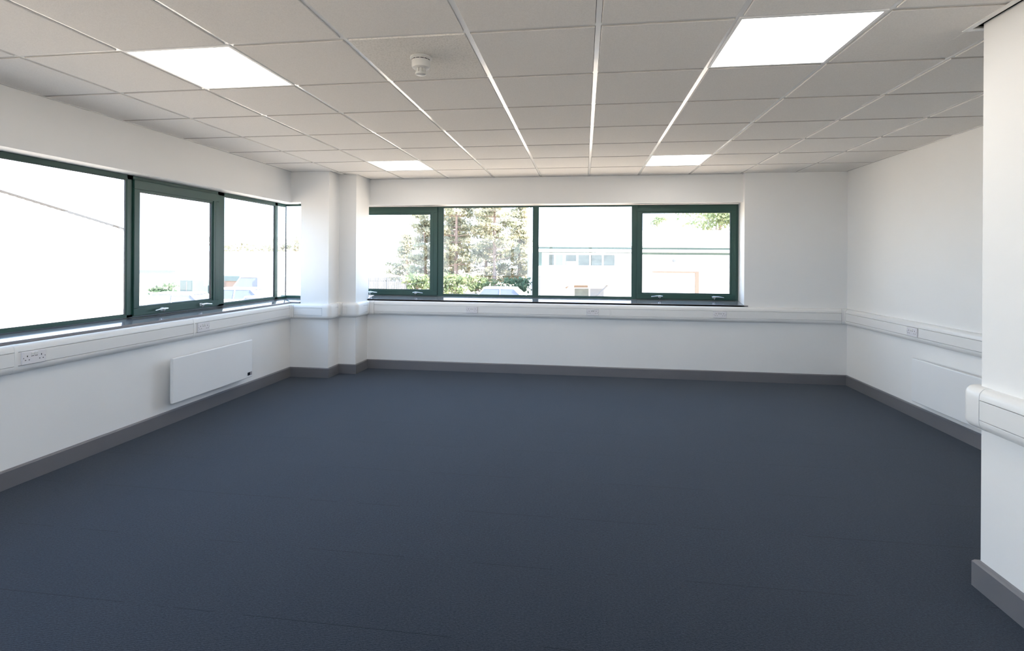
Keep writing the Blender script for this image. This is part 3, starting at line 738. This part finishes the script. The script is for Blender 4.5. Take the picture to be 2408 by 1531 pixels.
for k in range(8):
    p = MB(); x0 = -7+k*2.4
    for q in range(16): p.add([(x0+q*.15,0,.1),(x0+q*.15+.07,0,.1),(x0+q*.15+.07,0,1.8),(x0+q*.15+.035,0,1.92),(x0+q*.15,0,1.8),(x0+q*.15,.02,.1),(x0+q*.15+.07,.02,.1),(x0+q*.15+.07,.02,1.8),(x0+q*.15+.035,.02,1.92),(x0+q*.15,.02,1.8)],
        [(0,1,2,3,4),(9,8,7,6,5),(0,5,6,1),(1,6,7,2),(2,7,8,3),(3,8,9,4),(4,9,5,0)])
    p.box(x0,x0+2.4,.02,.05,.4,.46); p.box(x0,x0+2.4,.02,.05,1.5,1.56); p.build('palisade_panel', M_steel, fe)
    MB().box(x0-.04,x0+.04,.02,.10,0,1.85).build('fence_post', M_steel, fe)
leafy(-35.5, 40, -1.3, 1.3, .6, 500, 'small dark bush at the edge of the car park', 18, M_dleaf, 'bush', 'bush')


def rebase(r, c):
    c = Vector(c)
    def rec(o):
        for ch in [x for x in C.objects if x.parent is o]:
            if ch.type == 'MESH': ch.data.transform(Matrix.Translation(-c))
            rec(ch)
    rec(r); r.location = c
rebase(tl, (XL,2,Z0)); rebase(tc, (-3.035,5.91,Z0)); rebase(tb, (0,YB,Z0)); rebase(tr, (XR,4.5,Z0)); rebase(tp, (XP,1,Z0)); rebase(wb, (0,6.8,SILL)); rebase(wl, (-3.7,3,SILL))

# ------------------------------------------------------------------ light
w_ = bpy.data.worlds.new('sky'); sc.world = w_; w_.use_nodes = True; nt = w_.node_tree; nt.nodes.clear()
bg = nt.nodes.new('ShaderNodeBackground'); out = nt.nodes.new('ShaderNodeOutputWorld')
tcw = nt.nodes.new('ShaderNodeTexCoord'); sp = nt.nodes.new('ShaderNodeSeparateXYZ'); cr = nt.nodes.new('ShaderNodeValToRGB')
nt.links.new(tcw.outputs['Generated'], sp.inputs[0]); nt.links.new(sp.outputs['Z'], cr.inputs['Fac'])
cr.color_ramp.elements[0].color = (.80,.94,1.16,1); cr.color_ramp.elements[0].position = 0
cr.color_ramp.elements[1].color = (.50,.76,1.2,1); cr.color_ramp.elements[1].position = .75
nt.links.new(cr.outputs['Color'], bg.inputs['Color']); nt.links.new(bg.outputs[0], out.inputs[0])
bg.inputs['Strength'].default_value = 4.5
sun = bpy.data.lights.new('sun', 'SUN'); sun.energy = 30; sun.angle = .01; sun.color = (1,.93,.82)
so = bpy.data.objects.new('sun', sun); C.objects.link(so); so.location = (10,-10,15)
so.rotation_euler = Vector((.80,-.03,.85)).to_track_quat('Z','Y').to_euler()

# ------------------------------------------------------------------ camera
yaw, roll = .1367, .0061
F = Vector((-math.sin(yaw), math.cos(yaw), 0)); r0 = Vector((math.cos(yaw), math.sin(yaw), 0)); u0 = Vector((0,0,1))
R_ = math.cos(roll)*r0 + math.sin(roll)*u0; U_ = -math.sin(roll)*r0 + math.cos(roll)*u0
cd = bpy.data.cameras.new('camera'); co = bpy.data.objects.new('camera', cd); C.objects.link(co); sc.camera = co
m = Matrix((( R_.x,U_.x,-F.x,0),(R_.y,U_.y,-F.y,0),(R_.z,U_.z,-F.z,1.432),(0,0,0,1))); co.matrix_world = m
cd.sensor_width = 36; cd.lens = 1228/2408*36; cd.shift_y = -(765.5-610.7)/2408; cd.clip_start = .05; cd.clip_end = 500

sc.view_settings.view_transform = 'Standard'; sc.view_settings.look = 'None'; sc.view_settings.gamma = 1
sc.view_settings.use_curve_mapping = False; sc.view_settings.exposure = .18
cy = sc.cycles; cy.use_denoising = True; cy.max_bounces = 12; cy.diffuse_bounces = 8; cy.glossy_bounces = 4; cy.transparent_max_bounces = 12
cy.sample_clamp_indirect = 6; cy.caustics_reflective = False; cy.caustics_refractive = False
